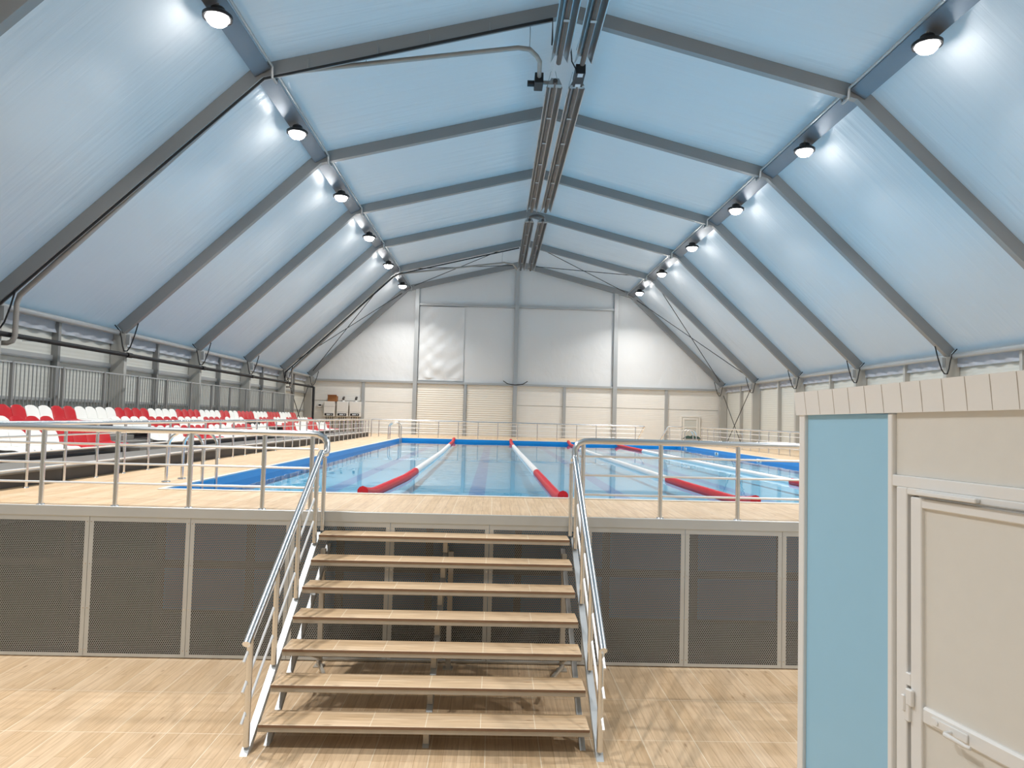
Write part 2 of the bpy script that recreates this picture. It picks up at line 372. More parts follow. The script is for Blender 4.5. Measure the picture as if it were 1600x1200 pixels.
# portal frames
ft = .16
def frame(label, y):
    t = thing('roof_frame', label, 'frame', (XC, y + .08, 0), 0, 'grey portal frames of the hall')
    def upoly(lo, hi): return lo, hi
    for s in (-1, 1):
        I = [(WE, ZE), (WK, ZK), (0, ZA)]
        def at(d):                                     # polyline offset by d from the inner line
            p1, t1 = off(I[0], I[1], d); p2, t2 = off(I[1], I[2], d)
            dn = t1.x * t2.y - t1.y * t2.x; q = ((p2.x - p1.x) * t2.y - (p2.y - p1.y) * t2.x) / dn
            k = p1 + t1 * q; a = p2 + t2 * ((0 - p2.x) / t2.x); return p1, k, a
        c0, c1, c2 = at(0.0), at(.07), at(.29)
        for nm, i, j in (('lower_rafter', 0, 1), ('upper_rafter', 1, 2)):
            m = MB()
            for lo, hi, hw in ((c0, c1, ft / 2), (c1, c2, ft / 2 - .018)):
                ps = [(s * lo[i].x, lo[i].y), (s * lo[j].x, lo[j].y), (s * hi[j].x, hi[j].y), (s * hi[i].x, hi[i].y)]
                m.prism(ps if s < 0 else ps[::-1], 'y', -hw, hw)
            m.build(nm, 'alu', t)
        m = MB(); m.box(min(s * 11.28, s * 11.66), max(s * 11.28, s * 11.66), -.07, .07, 0, 4.58); m.build('column', 'post_grey', t)
        m = MB(); m.box(min(s * 11.18, s * 11.27), max(s * 11.18, s * 11.27), -.05, .05, 4.28, 4.56); m.build('splice_plate', 'alu_light', t)
        m = MB(); m.bar((s * (WK + .02), -.09, ZK + .08), (s * (WK - .12), -.09, ZK + .36), .012, .03)
        m.cyl((s * (WK + .12), -.10, ZK + .22), (s * (WK + .12), -.08, ZK + .22), .03, 10); m.build('knee_plate', 'alu_light', t)
    return t
NAMES = {-1: 'nearer grey roof frame crossing the top left corner of the view', 0: 'large grey roof frame carrying the black gas pipe and the flue',
         1: 'grey roof frame just beyond the heater burner boxes', 2: 'grey roof frame crossing the middle of the long ceiling heaters',
         3: 'grey roof frame at the gap between the second and last ceiling heaters', 4: 'grey roof frame with the thin cross braces behind it',
         5: 'grey roof frame standing against the far gable wall', -2: 'grey roof frame overhead of the stairs outside the view', -3: 'grey roof frame above the viewer', -4: ''}
for k in range(-3, 6): frame(NAMES[k], YA + k * BAY)
# knee beams along the hall
for s, sd in ((-1, 'left'), (1, 'right')):
    t = thing('knee_beam', 'blue-grey beam along the %s roof bend, above the lamps' % sd, 'beam', (XC + s * 6.15, 0, 9.60), 0, 'beams at the roof bends')
    m = MB(); ca, sa = math.cos(math.radians(30)), math.sin(math.radians(30))
    ps = [(s * (-.03 * sa + .26 * ca), -.03 * ca - .26 * sa), (s * (-.03 * sa - .10 * ca), -.03 * ca + .10 * sa), (s * (.05 * sa - .10 * ca), .05 * ca + .10 * sa), (s * (.05 * sa + .26 * ca), .05 * ca - .26 * sa)]
    for k in range(-4, 5):
        y0, y1 = YA + k * BAY + .17, YA + (k + 1) * BAY - .01
        m.prism(ps if s < 0 else ps[::-1], 'y', y0, y1)
    m.build('beam', 'knee', t)
    m = MB(); path = []
    for k in range(-5, 6):
        y = YA + k * BAY
        path += [(-s * .17, y - .12, .03), (-s * .16, y - .05, -.16), (-s * .16, y + .21, -.16), (-s * .17, y + .28, .03)]
    m.tube([p for p in path if p[1] < YEND + .05 and p[1] > YN], .026, 8); m.build('conduit', 'alu_light', t, True)

# ------------------------------------------------------------------ far wall
wf = struct(MB().box(XL, XR, YEND + .28, YEND + .38, 0, 4.43).build('wall_far', 'wallpanel'), 'cream panelled far gable wall')
g = MB(); gy = YEND + .30
gp = [(XC - EO.x, 4.40), (XC + EO.x, 4.40), (XC + EO.x, EO.y), (XC + KO.x, KO.y), (XC, AO.y), (XC - KO.x, KO.y), (XC - EO.x, EO.y)]
g.prism(gp, 'y', gy, gy + .01); g.build('gable_sheet', 'gable', wf)
def cwall(x0, x1, z0, z1, nm='wall_post', m='alu_light', d=.12): MB().box(x0, x1, YEND + .28 - d, YEND + .279, z0, z1).build(nm, m, wf)
for x, wd, z1 in ((-7.24, .08, 4.4), (-1.63, .08, 4.4), (3.88, .08, 4.4), (9.57, .08, 4.4)): cwall(x - wd, x + wd, D - .1, z1)
for x, z1 in ((-4.41, 9.66), (6.66, 9.82), (1.12, 10.9)): cwall(x - .11, x + .11, D - .1, z1, 'gable_column', 'alu_light', .24)
cwall(XC - 11.3, XC + 11.3, 4.36, 4.47, 'gable_beam', 'alu_light', .16)
cwall(-4.3, 6.55, 8.70, 8.82, 'gable_beam', 'alu_light', .16)
for x0, x1 in ((-4.28, -1.73), (-1.53, 1.0)): MB().box(x0, x1, YEND + .24, YEND + .279, D, 4.35).build('roller_shutter', 'shutter', wf)
jt = MB()
for x0, x1 in ((-10.2, -7.34), (-7.14, -4.54), (1.25, 3.78), (3.98, 6.54), (6.78, 9.47), (9.67, 12.5)):
    jt.box(x0, x1, YEND + .272, YEND + .279, 3.28, 3.295)
jt.build('panel_joint', 'grey_board', wf)
# wrinkled loose fabric beside the left gable column
wr = MB()
def wfn(u, v):
    x = -4.28 + 2.5 * u; z = 8.65 - 4.1 * v; k = math.sin(PI * u) * (1 if v < .97 else .3)
    return (x, YEND + .24 - .05 * k - .05 * k * (v ** 1.5) * math.sin(26 * v + 9 * (u - .5) ** 2 * 3 - 3 * u) - .015 * math.sin(u * 17 + v * 31), z)
wr.grid(wfn, 30, 90).build('loose_fabric', 'gable', wf, True)
# door in the far wall
dr = struct(MB().box(10.42, 11.46, YEND + .22, YEND + .279, D, 2.93).build('door_1', 'sidepanel'), 'pale door in the far wall')
m = MB()
for b in ((10.40, 10.46, D, 2.96), (11.42, 11.48, D, 2.96), (10.46, 11.42, 2.88, 2.96)): m.box(b[0], b[1], YEND + .19, YEND + .281, b[2], b[3])
m.build('door_frame', 'cream', dr)
m = MB()
for b in ((10.52, 10.60, D, 2.84), (11.28, 11.36, D, 2.84), (10.60, 11.28, 2.74, 2.84), (10.60, 11.28, 2.28, 2.34)): m.box(b[0], b[1], YEND + .20, YEND + .225, b[2], b[3])
m.build('door_rail', 'cream', dr)

# ------------------------------------------------------------------ lamps
def lamp_proto():
    t = thing('high_bay_lamp', '', 'lamp', (0, 0, 0))
    MB().lathe([(.0, .0), (.20, .0), (.205, -.03), (.245, -.028), (.25, .03), (.22, .055), (.12, .075), (.12, .15), (.10, .17), (.0, .17)], n=28).build('housing', 'black', t, True)
    MB().lathe([(.0, -.15), (.07, -.146), (.125, -.125), (.165, -.085), (.185, -.04), (.195, -.002), (.0, -.001)], n=28).build('diffuser', 'lamp', t, True)  # domed deeper than a flat lens to stand in for the lamp's bloom
    MB().bar((0, 0, .16), (0, 0, .235), .05, .05).build('bracket', 'galv', t)
    return t
lamp_light = bpy.data.lights.new('lamp_light', 'AREA'); lamp_light.shape = 'DISK'; lamp_light.size = .36; lamp_light.energy = LAMP_WATT; lamp_light.color = (1.0, .985, .96); lamp_light.spread = math.radians(130)
L0 = lamp_proto(); n_l = 0
lo = bpy.data.objects.new('lamp_light', lamp_light); COL.objects.link(lo); lo.parent = L0; lo.location = (0, 0, -.155)
for s, sd in ((-1, 'left'), (1, 'right')):
    for k in range(-2, 6):
        y = YA - 2.5 + k * BAY
        if k >= 0: lb = 'round bright high bay lamp, %s from the front along the %s roof bend' % (ordn(k + 1), sd)
        else: lb = 'round bright high bay lamp on the %s roof bend, %s back from the view' % (sd, ordn(-k))
        o = L0 if n_l == 0 else dup(L0, (0, 0, 0))
        o.location = (XC + s * 6.17, y, 9.29); o['label'] = lb; o['group'] = 'high bay lamps on the roof bends'; n_l += 1


# ------------------------------------------------------------------ deck and pool
dk = MB()
def dbox(x0, x1, y0, y1): dk.box(x0, x1, y0, y1, D - .10, D)
dbox(XL, XR, YF, PY0); dbox(XL, PX0, PY0, PY1); dbox(PX1, XR, PY0, PY1); dbox(XL, XR, PY1, YEND + .28)
dkb = struct(dk.build('pool_deck', 'tile'), 'raised wood-look tiled pool deck')
m = MB(); m.bbox(XL, XR, YF - .02, YF + .001, D - .10, D + .004, .004); m.build('deck_edge_trim', 'steel_dull', dkb)
m = MB()
for a, b in (((PX0 - .06, PX0), (PY0 - .06, PY1 + .06)), ((PX1, PX1 + .06), (PY0 - .06, PY1 + .06)), ((PX0, PX1), (PY0 - .06, PY0)), ((PX0, PX1), (PY1, PY1 + .06))):
    m.bbox(a[0], a[1], b[0], b[1], D + .001, D + .014, .006)
m.build('coping', 'coping', dkb)
MB().box(XL + .05, XR - .05, YF + .06, YEND + .2, .001, .012).build('under_deck_shade_sheet', 'deck_shade', dkb)  # dark sheet added so the space behind the perforated panels looks shaded
zb = .02
pb = None
for k_, (a, b, c, d) in enumerate(((PX0 + .003, PX0 + .03, PY0 + .003, PY1 - .003), (PX1 - .03, PX1 - .003, PY0 + .003, PY1 - .003), (PX0 + .031, PX1 - .031, PY0 + .003, PY0 + .03), (PX0 + .031, PX1 - .031, PY1 - .03, PY1 - .003))):
    o = struct(MB().box(a, b, c, d, zb, D - .001).build('pool_wall', 'liner'), 'deep blue pool wall'); pb = pb or o
fl = MB(); fl.box(PX0 + .03, PX1 - .03, PY0 + .03, PY1 - .03, WATER - .22, WATER - .20); fl.build('pool_floor', 'poolfloor', pb)
wt = MB(); wt.add([(PX0 + .03, PY0 + .03, WATER), (PX1 - .03, PY0 + .03, WATER), (PX1 - .03, PY1 - .03, WATER), (PX0 + .03, PY1 - .03, WATER)], [(0, 1, 2, 3)])
struct(wt.build('pool_water', 'water'), 'still pale blue pool water')
# supports under the deck
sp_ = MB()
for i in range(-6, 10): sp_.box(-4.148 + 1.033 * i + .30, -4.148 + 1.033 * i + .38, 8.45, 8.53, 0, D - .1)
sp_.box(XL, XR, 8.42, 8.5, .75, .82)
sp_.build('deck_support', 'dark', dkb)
# small square depth plates on the right pool wall
for i, yy in enumerate((27.15, 22.77, 31.6)):
    t = thing('depth_plate', 'small white depth plate on the right pool wall, %s one' % ('middle', 'nearest', 'farthest')[i], 'sign', (PX1 - .03, yy, D - .125), 0, 'depth plates on the pool wall')
    MB().box(-.012, 0, -.2, .2, -.10, .06).build('plate', 'white_seat', t)
    MB().box(-.018, -.012, -.05, .05, -.06, .05).build('mark', 'black', t)

# perforated skirting panels under the deck edge
PW = 1.033
def panel_proto():
    t = thing('perforated_panel', '', 'panel', (0, 0, 0)); h0, h1 = .012, D - .10
    a, b = .045, PW - .045
    MB().box(a, b, -.002, 0, h0 + .03, h1 - .05).build('perforated_sheet', 'perf', t)
    m = MB(); m.box(0.002, a, -.003, .001, h0, h1); m.box(b, PW - .002, -.003, .001, h0, h1); m.box(a, b, -.003, .001, h0, h0 + .03); m.box(a, b, -.003, .001, h1 - .05, h1)
    m.build('sheet_margin', 'steel_dull', t)
    m = MB()
    for x in (.02, PW - .02):
        for z in (.08, .5, .95, 1.38): m.cyl((x, -.003, z), (x, -.008, z), .006, 8)
    m.build('rivet', 'steel', t); return t
P0 = panel_proto()
for k, i in enumerate(range(-2, 9)):
    o = P0 if k == 0 else dup(P0, (0, 0, 0)); o.location = (-4.148 + PW * i, YF - .004, 0); o['group'] = 'perforated steel panels under the deck'
    o['label'] = 'perforated steel deck panel, ' + {-2: 'outermost of those left of the stairs', -1: 'second outermost left of the stairs', 0: 'third to the left of the stair rail', 1: 'second to the left of the stair rail',
        2: 'behind the left stair rail', 3: 'behind the treads, left of their middle', 4: 'behind the treads, right of their middle', 5: 'just right of the stairs', 6: 'between the stairs and the cabin',
        7: 'partly hidden by the cabin corner', 8: 'fully behind the cabin'}[i]

# ------------------------------------------------------------------ railings
def post_mesh(h, r, flange=True):
    m = MB().cyl((0, 0, 0), (0, 0, h), r, 12)
    if flange: m.lathe([(.0, .012), (r * 1.5, .010), (r * 1.7, 0), (0, 0)], n=14)
    return m
def railing(name, label, a, b, posts, zt=.80, bars=(.64, .44, .235), r=.033, rb=.012, rp=.024, ext=(0, 0), group='railings of the deck', curve0=None, curve1=None):
    a, b = Vector((a[0], a[1], D)), Vector((b[0], b[1], D)); t = thing(name, label, 'railing', a, 0, group); d = b - a; L = d.length; u = d / L
    path = [u * (-ext[0]) + Vector((0, 0, zt)), u * (L + ext[1]) + Vector((0, 0, zt))]
    if curve0: path = [Vector(q) for q in curve0] + path[1:]
    if curve1: path = path[:1] + [Vector(q) for q in curve1]
    MB().tube(path, r, 12).build('handrail', 'steel', t, True)
    for z in bars: MB().cyl(u * -.02 + Vector((0, 0, z)), u * (L + .02) + Vector((0, 0, z)), rb, 8).build('rail_bar', 'steel_bar', t, True)
    p0 = None
    for q in posts:
        if p0 is None: p0 = post_mesh(zt - r * .6, rp).build('post', 'steel', t, True); o = p0
        else: o = p0.copy(); COL.objects.link(o); o.parent = t
        o.location = u * q
    return t
YR = YF + .05
# left front: from the stairs outwards
lx0 = -7.95
posts = [lx0 + .21 + .762 * i for i in range(8)]
railing('railing', 'steel railing along the deck edge left of the stairs', (lx0, YR), (-1.86, YR), [x - lx0 for x in posts] + [-1.905 - lx0],
        curve1=[(-1.93 - lx0, 0, .80), (-1.85 - lx0, 0, .795), (-1.785 - lx0, -.005, .765), (-1.75 - lx0, -.01, .71), (-1.745 - lx0, -.02, .64), (-1.75 - lx0, -.04, .605), (-1.79 - lx0, -.08, .59)])
rx1 = 7.0
railing('railing', 'steel railing along the deck edge between the stairs and the cabin', (.94, YR), (rx1, YR), [.02 + .83 * i for i in range(8)],
        curve0=[(-.09, -.08, .59), (-.075, -.04, .60), (-.07, -.02, .64), (-.07, -.01, .71), (-.04, -.005, .765), (.03, 0, .795), (.11, 0, .80)])
railing('railing', 'long steel railing in front of the spectator seats', (-5.82, 8.5), (-5.82, 34.25), [.68 + .79 * i for i in range(33)], rp=.022, r=.033)
railing('railing', 'long steel railing across the far end of the pool', (-5.82, 34.5), (7.2, 34.5), [.35 + .945 * i for i in range(14)], rp=.02,
        curve1=[(13.02, 0, .80), (13.06, 0, .79), (12.75, .35, .02)])
railing('railing', 'short steel railing stub left of the far door', (8.35, 34.5), (9.1, 34.5), [.12], curve0=[(-.32, .35, .02), (.03, 0, .79), (.08, 0, .80)], rp=.02)
railing('railing', 'steel railing along the right wall side of the pool', (9.95, 34.3), (9.95, 9.2), [.1 + .93 * i for i in range(27)], rp=.02)

# ------------------------------------------------------------------ stairs
st = thing('deck_stairs', 'open steel stairs with wood-look treads up to the deck', 'stairs', (-.46, 5.5, 0))
def SX(x): return x + .46
RI, GO, Y1 = D / 8, .285, 5.61
tr0 = None
for i in range(7):
    y = Y1 + GO * i; z = RI * (i + 1)
    if tr0 is None:
        t0 = MB().bbox(SX(-1.725), SX(.80), 0, .278, -.058, -.022, .004).build('tread', 'tile_steel', st)
        tt_ = MB().bbox(SX(-1.722), SX(.797), -.006, .276, -.022, 0, .003).build('tread_tile', 'tile_x', t0)
        lp = MB().box(SX(-1.722), SX(.797), -.0075, -.006, -.021, -.002).build('tile_edge', plain('brown_tile_edge', (138, 108, 86), .6, 0, .2, 9), t0)
        tr0 = t0; o = t0
    else:
        o = tr0.copy(); COL.objects.link(o); o.parent = st
        for c in tr0.children:
            k = c.copy(); COL.objects.link(k); k.parent = o
    o.location = (0, y - 5.5, z)
sl = .64
def stringer(x0, x1, ytop0, ztop0, yend, th, nm, m='steel_dull'):
    # sloping plate cut level at the floor, top line passing (ytop0, ztop0)
    zt = lambda y: ztop0 + sl * (y - ytop0)
    yb = ytop0 - ztop0 / sl
    MB().prism([(yb - 5.5, 0.0), (yb + th / sl * .9 - 5.5, 0.0), (yend - 5.5, zt(yend) - th), (yend - 5.5, zt(yend))], 'x', SX(x0), SX(x1)).build(nm, m, st)
stringer(-1.82, -1.765, 5.56, .035, 7.58, .07, 'stringer'); stringer(.84, .895, 5.56, .035, 7.58, .07, 'stringer')
stringer(-1.70, -1.655, 5.895, .134, 7.58, .06, 'stringer'); stringer(.735, .78, 5.895, .134, 7.58, .06, 'stringer')
stringer(-.485, -.435, 5.895, .134, 7.58, .06, 'stringer')
for i in range(7):
    m = MB(); y = Y1 + GO * i - 5.5; z = RI * (i + 1)
    m.box(SX(-.482), SX(-.438), y + .10, y + .108, max(.0, z - .17), z - .058); m.cyl((SX(-.46), y + .098, max(.03, z - .14)), (SX(-.46), y + .10, max(.03, z - .14)), .009, 8)
    m.build('tread_bracket', 'tile_steel', st)
for x in (-1.70, .76, -.40):
    m = MB(); m.bbox(SX(x) - .025, SX(x) + .025, 1.93, 1.98, 0, 1.18, .004); m.box(SX(x) - .05, SX(x) + .05, 1.90, 2.0, 0, .012); m.build('leg', 'tile_steel', st)
MB().cyl((SX(-1.70), 1.955, .07), (SX(.76), 1.955, .07), .007, 6).build('tie_rod', 'tile_steel', st)
for x, x2 in ((-1.70, -1.48), (.76, .54)):
    MB().bar((SX(x), 1.93, .05), (SX(x2), 1.35, .05), .03, .03).build('foot_brace', 'tile_steel', st)
    MB().bar((SX(x), 1.93, .10), (SX(x), 1.1, .42), .02, .03).build('leg_brace', 'tile_steel', st)
# stair railings
for s, x, lb in ((-1, -1.79, 'sloping steel stair railing on the left of the treads'), (1, .868, 'sloping steel stair railing on the right of the treads')):
    t = thing('stair_railing', lb, 'railing', (x, 5.47, 0), 0, 'railings of the stairs')
    hz = lambda y: .83 + .622 * (y - 5.47)
    top = [(0, 0, hz(5.47)), (0, 2.10, hz(7.57)), (-s * .005, 2.125, hz(7.60))]
    MB().tube(top, .031, 14).build('handrail', 'steel', t, True)
    for d in (.125, .345, .575):
        y0 = 5.46; y1 = 7.58
        MB().cyl((s * .012, y0 - 5.47, hz(y0) - d), (s * .012, y1 - 5.47, hz(y1) - d), .011, 8).build('rail_bar', 'steel_bar', t, True)
    for y in (5.56, 6.18, 6.80, 7.42):
        zb_ = .052 + sl * (y - 5.56)
        m = MB().cyl((0, y - 5.47, zb_), (0, y - 5.47, hz(y) - .015), .024, 12); m.build('post', 'steel', t, True)
    m = MB().cyl((-s * .040, 7.575 - 5.47, 1.345), (-s * .040, 7.575 - 5.47, 2.10), .022, 12); m.build('post', 'steel', t, True)

# ------------------------------------------------------------------ lane ropes
def ribbed_tube(path, r0, r1, pitch, name, m, parent):
    P = [Vector(p) for p in path]; out = []; rad = []; carry = 0; i = 0
    for a, b in zip(P[:-1], P[1:]):
        L = (b - a).length; n = max(1, int(L / pitch))
        for k in range(n):
            q = a.lerp(b, k / n); out.append(q); rad.append(r0 if (i % 2 == 0) else r1); i += 1
    out.append(P[-1]); rad.append(r0)
    MB().tube(out, r0, 10, True, rad).build(name, m, parent, True)
ropes = [(-1.68, [-1.70, -1.55, -1.56, -1.60, -1.72, -1.80], 14.6, 28.2, 'leftmost lane rope on the pool, red at both ends'),
         (.93, [.95, .93, .90, .85, .82, .80], 15.0, 29.0, 'lane rope running straight up the middle of the water'),
         (3.47, [3.55, 3.44, 3.38, 3.32, 3.33, 3.44], 14.0, 27.4, 'lane rope behind the right end of the stair railing'),
         (6.0, [6.0, 5.97, 5.86, 5.72, 5.68, 5.66], 14.2, 27.2, 'rightmost lane rope, mostly white near the cabin')]
for xe, xs, ya, yb, lb in ropes:
    t = thing('lane_rope', lb, 'lane rope', (0, 0, WATER), 0, 'floating lane ropes')
    ysm = [10.4, 13.0, 17.5, 22.5, 28.0, 32.2]
    def xat(y):
        if y <= ysm[0]: return xs[0] + (xe - xs[0]) * (ysm[0] - y) / (ysm[0] - PY0)
        for k in range(5):
            if y <= ysm[k + 1]: f = (y - ysm[k]) / (ysm[k + 1] - ysm[k]); return xs[k] + (xs[k + 1] - xs[k]) * f
        return xs[-1]
    def zat(y):
        lift = .16
        if y < 10.5: return .03 + lift * ((10.5 - y) / (10.5 - PY0)) ** 1.6 * .75
        if y > 32.0: return .03 + lift * ((y - 32.0) / (PY1 - 32.0)) ** 1.6 * .75
        return .025
    def seg(y0, y1): 
        n = max(3, int((y1 - y0) / .35)); return [(xat(y0 + (y1 - y0) * k / n), y0 + (y1 - y0) * k / n, zat(y0 + (y1 - y0) * k / n)) for k in range(n + 1)]
    ribbed_tube(seg(PY0 + .08, ya), .072, .064, .04, 'red_float_section', 'rope_red', t)
    ribbed_tube(seg(ya, yb), .068, .058, .05, 'white_float_section', 'rope_white', t)
    ribbed_tube(seg(yb, PY1 - .08), .072, .064, .04, 'red_float_section', 'rope_red', t)
    MB().cyl((xe, PY0 + .1, .13), (xe, PY0 + .0, .12), .012, 6).build('hook', 'steel', t)

# ------------------------------------------------------------------ pool ladders
def ladder(label, loc, rz):
    t = thing('pool_ladder', label, 'ladder', loc, rz, 'steel pool ladders')
    for yy in (-.26, .26):
        a = [(-.40, yy, 0), (-.40, yy, .48)] + [(-.40 + .25 - .25 * math.cos(q * PI / 8) , yy, .48 + .24 * math.sin(q * PI / 8)) for q in range(1, 8)] + [(.10, yy, .48), (.10, yy, -.95)]
        MB().tube(a, .021, 12).build('hoop_rail', 'steel', t, True)
        MB().lathe([(0, .016), (.055, .014), (.06, 0), (0, 0)], (-.40, yy, .002), 14).build('base_flange', 'steel', t, True)
    for z in (-.25, -.52, -.80): MB().box(.06, .14, -.26, .26, z - .012, z + .012).build('step', 'steel_dull', t)
    return t
ladder('steel pool ladder at the near left corner of the pool', (PX0, 10.58, D), 0)
ladder('steel pool ladder at the far left corner of the pool', (PX0, 31.9, D), 0)
ladder('steel pool ladder at the far right corner of the pool', (PX1, 31.7, D), PI)

# ------------------------------------------------------------------ spectator seats
bl = thing('bleacher_stand', 'low grey stepped stand under the red and white seats', 'stand', (-5.95, 8.6, D))
yb0, yb1 = 0, 26.0
MB().box(-.03, 0, yb0, yb1, 0.002, .165).build('skirt_panel', 'dark', bl)
m = MB(); m.bbox(-1.05, .01, yb0, yb1, .165, .195, .005); m.build('walkway', 'grey_board', bl)
for nm, x0, x1, z in (('front_tier', -1.9, -1.05, .165), ('middle_tier', -2.72, -1.86, .36), ('top_tier', -3.69, -2.68, .56)):
    m = MB(); m.box(x0, x1, yb0, yb1, z - .03, z); m.box(x1 - .02, x1, yb0, yb1, 0.002, z - .03); m.build(nm, 'dark', bl)
for x, z in ((-1.36, .29), (-2.17, .480), (-2.99, .680)):
    MB().box(x - .03, x + .03, yb0 + 1.0, yb1 - .4, z - .03, z + .002).build('seat_beam', 'galv', bl)
for ya_ in (14.5, 24.55):
    m = MB()
    for k in range(4): m.bbox(-1.45 - .41 * k, -1.05 - .41 * k, ya_ - 8.6, ya_ + 1.4 - 8.6, .165, .255 + .098 * k, .005)
    m.build('aisle_step', 'grey_board', bl)
# seat prototypes (facing +x), origin at the bend between pan and back
def seat_proto(mname):
    t = thing('stadium_seat', '', 'seat', (0, 0, 0))
    def pan(u, v):
        y = (v - .5) * .41; x = .40 * u; e = abs(v - .5) * 2
        if u > .8: y *= 1 - .12 * ((u - .8) / .2) ** 2
        return (x, y, -.012 * math.sin(u * PI) + .035 * (1 - u) ** 6 - .05 * max(0, u - .75) ** 2 * 16 * .6 + .02 * e ** 4)
    def back(u, v):
        y = (v - .5) * .41; e = abs(v - .5) * 2; z = .035 + .275 * u
        if u > .55: y *= 1 - .22 * ((u - .55) / .45) ** 3
        z -= (.035 * e ** 3) * max(0, (u - .6) / .4)
        return (-.075 * u ** 1.2 + .02 * e ** 2 * (1 - u * .4), y, z)
    MB().shell(pan, 8, 8, .008).build('seat_pan', mname, t, True)
    MB().shell(back, 8, 8, .008).build('backrest', mname, t, True)
    m = MB(); m.box(.10, .20, -.03, .03, -.035, -.012); m.box(.06, .24, -.10, .10, -.045, -.035); m.build('mounting_bracket', 'galv', t)
    return t
protoS = {'R': seat_proto('red'), 'W': seat_proto('white_seat')}; used = {'R': False, 'W': False}
PT = .419
rows = [('front', -7.545, 1.875, [(11.04, 'W4R4'), (16.02, 'W4R4W4R4W4'), (26.0, 'R4W4R4W4R2')]),
        ('middle', -8.355, 2.065, [(11.86, 'W2R4'), (16.02, 'W4R4W4R4W4'), (26.0, 'R4W4R4W4R2')]),
        ('back', -9.17, 2.265, [(13.52, 'R2W2R2W4R4W4R4W4R2W2R4W4R4W4R2')])]
for rn, x, z, blocks in rows:
    lst = []
    for y0, pat in blocks:
        y = y0
        for c, n in zip(pat[0::2], pat[1::2]):
            for q in range(int(n)): lst.append((y + PT / 2, c)); y += PT
    tot = len(lst)
    for i, (y, c) in enumerate(lst):
        lb = '%s plastic stadium seat, %s from the far end of the %s row' % ('red' if c == 'R' else 'white', ordn(tot - i), rn)
        if not used[c]: o = protoS[c]; used[c] = True
        else: o = dup(protoS[c], (0, 0, 0))
        o.location = (x, y, z); o['label'] = lb; o['group'] = 'red and white spectator seats'
# fence behind the back row
def fence_proto():
    t = thing('fence_panel', '', 'fence', (0, 0, 0)); W_ = 1.71; h = 1.10
    MB().box(-.03, .03, -.03, .03, 0, h).build('post', 'alu', t)
    MB().box(-.02, .02, .03, W_ - .031, h - .03, h).build('top_rail', 'alu_light', t); MB().box(-.015, .015, .03, W_ - .031, .06, .09).build('bottom_rail', 'alu_light', t)
    b0 = None
    for k in range(1, 13):
        if b0 is None: b0 = MB().box(-.009, .009, -.009, .009, .09, h - .03).build('fence_bar', 'galv', t); o = b0
        else: o = b0.copy(); COL.objects.link(o); o.parent = t
        o.location = (0, W_ * k / 13, 0)
    return t
F0 = fence_proto()
for k in range(14):
    o = F0 if k == 0 else dup(F0, (0, 0, 0)); o.location = (-9.72, 11.28 + 1.71 * k, 2.352 - .006 * k + .0); o['group'] = 'barred fence panels behind the seats'
    o['label'] = 'grey barred fence panel behind the back row, %s from the far end' % ordn(14 - k)
    o.location.z = 2.35
sup = MB()
sup.box(-9.75, -9.65, 11.2, 35.3, D + .001, 2.35)
tag(sup.build('fence_kerb', 'dark'), 'dark kerb wall under the barred fence', 'kerb')

# ------------------------------------------------------------------ pipes
def pipe(name, label, cat, path, r, m, clips=(), group=None, n=10):
    t = thing(name, label, cat, (0, 0, 0), 0, group); MB().tube(path, r, n).build('pipe', m, t, True)
    if clips:
        for c in clips: MB().cyl(c[0], c[1], .008, 6).build('hanger', 'galv', t)
    return t
cl = [((-9.97, y, 3.98), (-10.40, y, 3.98)) for y in (16.0, 19.75, 24.75, 29.75, 34.75)]
p = pipe('gas_pipe', 'long black gas pipe along the left wall above the fence', 'pipe', [(-9.97, 11, 4.0), (-9.97, 39.35, 4.0), (-9.93, 39.42, 4.0), (-9.86, 39.44, 3.98), (-9.86, 39.44, D)], .055, 'rubber', cl)
m = MB()
for y in (19.75, 24.75, 29.75, 34.75): m.cyl((-9.955, y - .12, 4.0), (-9.955, y + .12, 4.0), .070, 12)
m.build('coupling', 'rubber', p, True)
def on_frame(y, d):            # points along the left inner line of a frame, d below it
    return [(XC - .25, y, ZA - d + .0 - .06), (XC - WK + .05, y, ZK - d), (XC - WE + .05, y, ZE - d)]
pa = on_frame(14.60, .05)
pipe('gas_pipe', 'black gas pipe clipped under the nearest full roof frame', 'pipe', [(XC - .2, 15.3, 10.72)] + pa + [(pa[2][0] - .05, 14.6, 4.0)], .026, 'rubber',
     [((XC - f * WK, 14.60, ZA - .05 - f * (ZA - ZK) - .02), (XC - f * WK, 14.60, ZA + .16 - f * (ZA - ZK))) for f in (.25, .45, .62, .85)])
pe_ = on_frame(34.60, .10)
pipe('gas_pipe', 'black gas pipe clipped under the last roof frame before the far wall', 'pipe', pe_ + [(pe_[2][0], 34.6, 4.0)], .030, 'rubber')
FX = [(-10.38, 14.92, 3.83), (-10.0, 14.92, 3.83), (-9.90, 14.92, 3.87), (-9.85, 14.92, 3.98), (-9.85, 14.92, 4.66), (-9.80, 14.92, 4.82), (-5.2, 14.92, 9.42), (-5.0, 14.92, 9.58), (-4.7, 14.92, 9.68), (.30, 14.92, 10.42), (.55, 15.02, 10.45), (.72, 15.32, 10.46), (.80, 15.55, 10.46), (.83, 16.2, 10.45)]
pipe('flue_pipe', 'grey flue pipe from the heater burner down to the left wall', 'pipe', FX, .05, 'flue', [((-2.9, 14.92, 9.95), (-2.9, 14.92, 10.45)), ((.55, 15.02, 10.45), (.55, 14.92, 11.0)), ((-8.0, 14.92, 6.72), (-8.0, 14.92, 7.3))], n=12)
